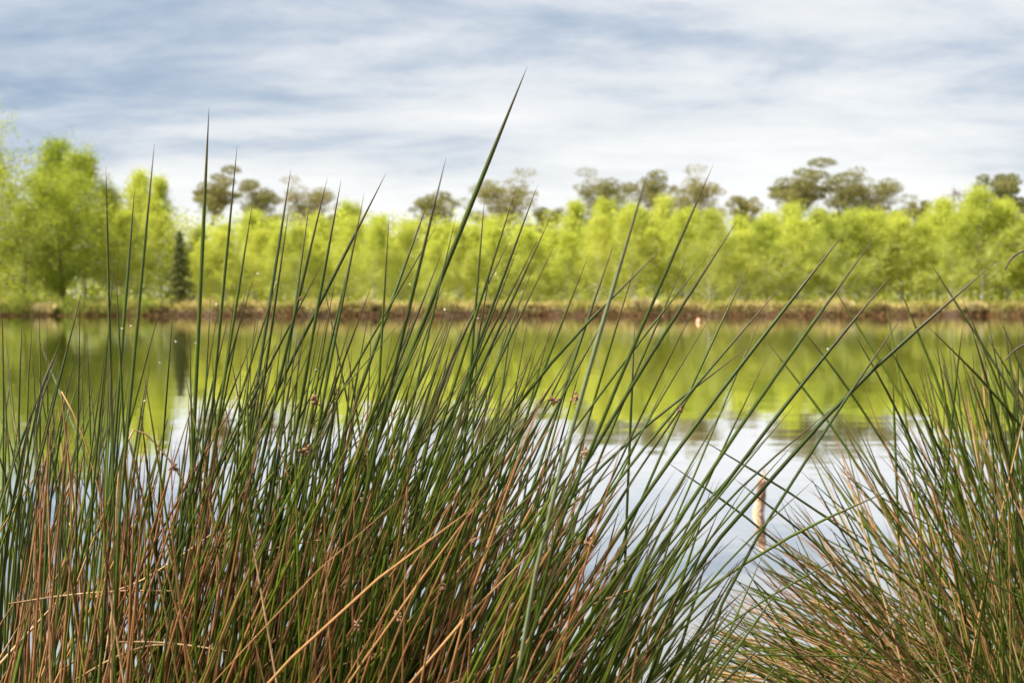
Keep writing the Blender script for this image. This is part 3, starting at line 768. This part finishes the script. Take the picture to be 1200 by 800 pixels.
# thinner tussock at the left edge, a little farther off
left = Tussock('thin sparse rush tussock at the left edge behind the big one', 10, 1.2, 0.13)
rg = np.random.default_rng(61)
for (t, lo, w) in [((26,375),(22,480),2.8), ((38,378),(32,470),2.6), ((46,355),(47,440),2.2), ((55,372),(56,450),2), ((2,352),(4,450),2.6), ((72,397),(40,490),5), ((70,410),(42,500),3.4)]:
    left.curve(t, [lo, (lo[0] - (t[0]-lo[0]) * -0.3 , lo[1] + 140)], 1.15, lo[0] - 20, 1.2, w * 1.15 / F / 2, tint=1.0 if t[1] > 395 else rg.uniform(.3, .8))
for q in range(190):
    dead = q >= 115
    X = rg.uniform(-70, 165); Y = rg.uniform(390, 600) if not dead else rg.uniform(460, 760); th = math.radians(6 + rg.normal() * 9)
    dt = float(np.clip(1.2 + rg.normal() * .12, 1.0, 1.5)); xm = X - 200 * math.tan(th)
    left.curve((X, Y), [(xm, Y + 200)], dt, xm - 260 * math.tan(th * .6), 1.2 + rg.normal() * .06, rg.uniform(1.8, 3.2) * dt / F / 2, dead, rg.uniform(.1, .95), 10)
left.build()

# ------------------------------------------------------------------ stake, float, sapling
def stake():
    d = F * CAM_H / (602 - HORIZON); b = ground_at(890, d, 0); rg = np.random.default_rng(3)
    H = 0.15; n_, ns = 16, 12; V_ = []
    for i_ in range(n_):
        t = i_ / (n_ - 1); z = -0.5 + (H + 0.5) * t if i_ < 2 else -0.02 + (H + 0.02) * (i_ - 2) / (n_ - 3)
        f = max(z, 0) / H; w = 0.020 * (1 - 0.25 * f) * (1 if f < 0.8 else 1 - 0.75 * (f - 0.8) / 0.2) * (1 + 0.06 * math.sin(f * 17))
        for j in range(ns):
            a = j * 2 * math.pi / ns; rr = w * (1 + 0.18 * math.sin(3 * a + 5 * f) + 0.07 * rg.normal())
            zz_ = z + (0.03 * math.cos(a - 0.4) if i_ == n_ - 1 else 0)
            V_.append([rr * math.cos(a) + 0.018 * f, rr * math.sin(a), zz_])
    Fc = [[i_ * ns + j, i_ * ns + (j + 1) % ns, (i_ + 1) * ns + (j + 1) % ns, (i_ + 1) * ns + j] for i_ in range(n_ - 1) for j in range(ns)]
    Fc.append([(n_ - 1) * ns + j for j in range(ns)])
    o = obj('stake', mesh('stake', V_, Fc, smooth=False), M_STAKE); o.location = (b[0], b[1], 0)
    tag(o, 'broken weathered wooden stake standing in the water between the two big tussocks', 'stake')
stake()
def float_():
    d = F * CAM_H / (377.5 - HORIZON); b = ground_at(818.5, d, 0)
    prof = [(0.0, -0.07), (0.07, -0.05), (0.10, 0.0), (0.10, 0.06), (0.075, 0.115), (0.035, 0.145), (0.03, 0.175), (0.0, 0.18)]; ns = 14; V_ = []
    for r, z in prof:
        for j in range(ns): V_.append([max(r, 0.001) * math.cos(j * 2 * math.pi / ns), max(r, 0.001) * math.sin(j * 2 * math.pi / ns), z])
    Fc = [[i_ * ns + j, i_ * ns + (j + 1) % ns, (i_ + 1) * ns + (j + 1) % ns, (i_ + 1) * ns + j] for i_ in range(len(prof) - 1) for j in range(ns)]
    o = obj('float', mesh('float', V_, Fc), M_FLOAT); o.location = (b[0], b[1], 0)
    tag(o, 'small pale orange float on the far water below the central pines', 'float')
float_()
def sapling():
    e_ = empty('sapling', (0, 0, 0)); d = 1.02
    b = ground_at(1290, d, GZ); e_.location = b
    tag(e_, 'thin dark bare twig reaching in from the right edge', 'sapling')
    def br(name, pix, w, parent):
        P = np.array([at(x, y, d) for x, y in pix]) - b
        V_, Q_, al = tube(spline(P, 14), np.linspace(w, w * 0.45, 14) * d / F / 2 * (1 + 0.2 * np.sin(np.arange(14) * 2.2)), 6)
        return obj(name, mesh(name, V_, Q_), M_TWIG, parent)
    yb = HORIZON + F * (CAM_H - GZ + 0.05) / d
    st = br('stem', [(1290, yb), (1275, 900), (1262, 600), (1250, 400), (1236, 250)], 6, e_)
    br('twig', [(1246, 345), (1222, 288), (1199, 294), (1186, 302), (1177, 316)], 4.2, e_)
    br('twig', [(1254, 450), (1225, 395), (1199, 404), (1186, 413), (1178, 422)], 4.0, e_)
sapling()
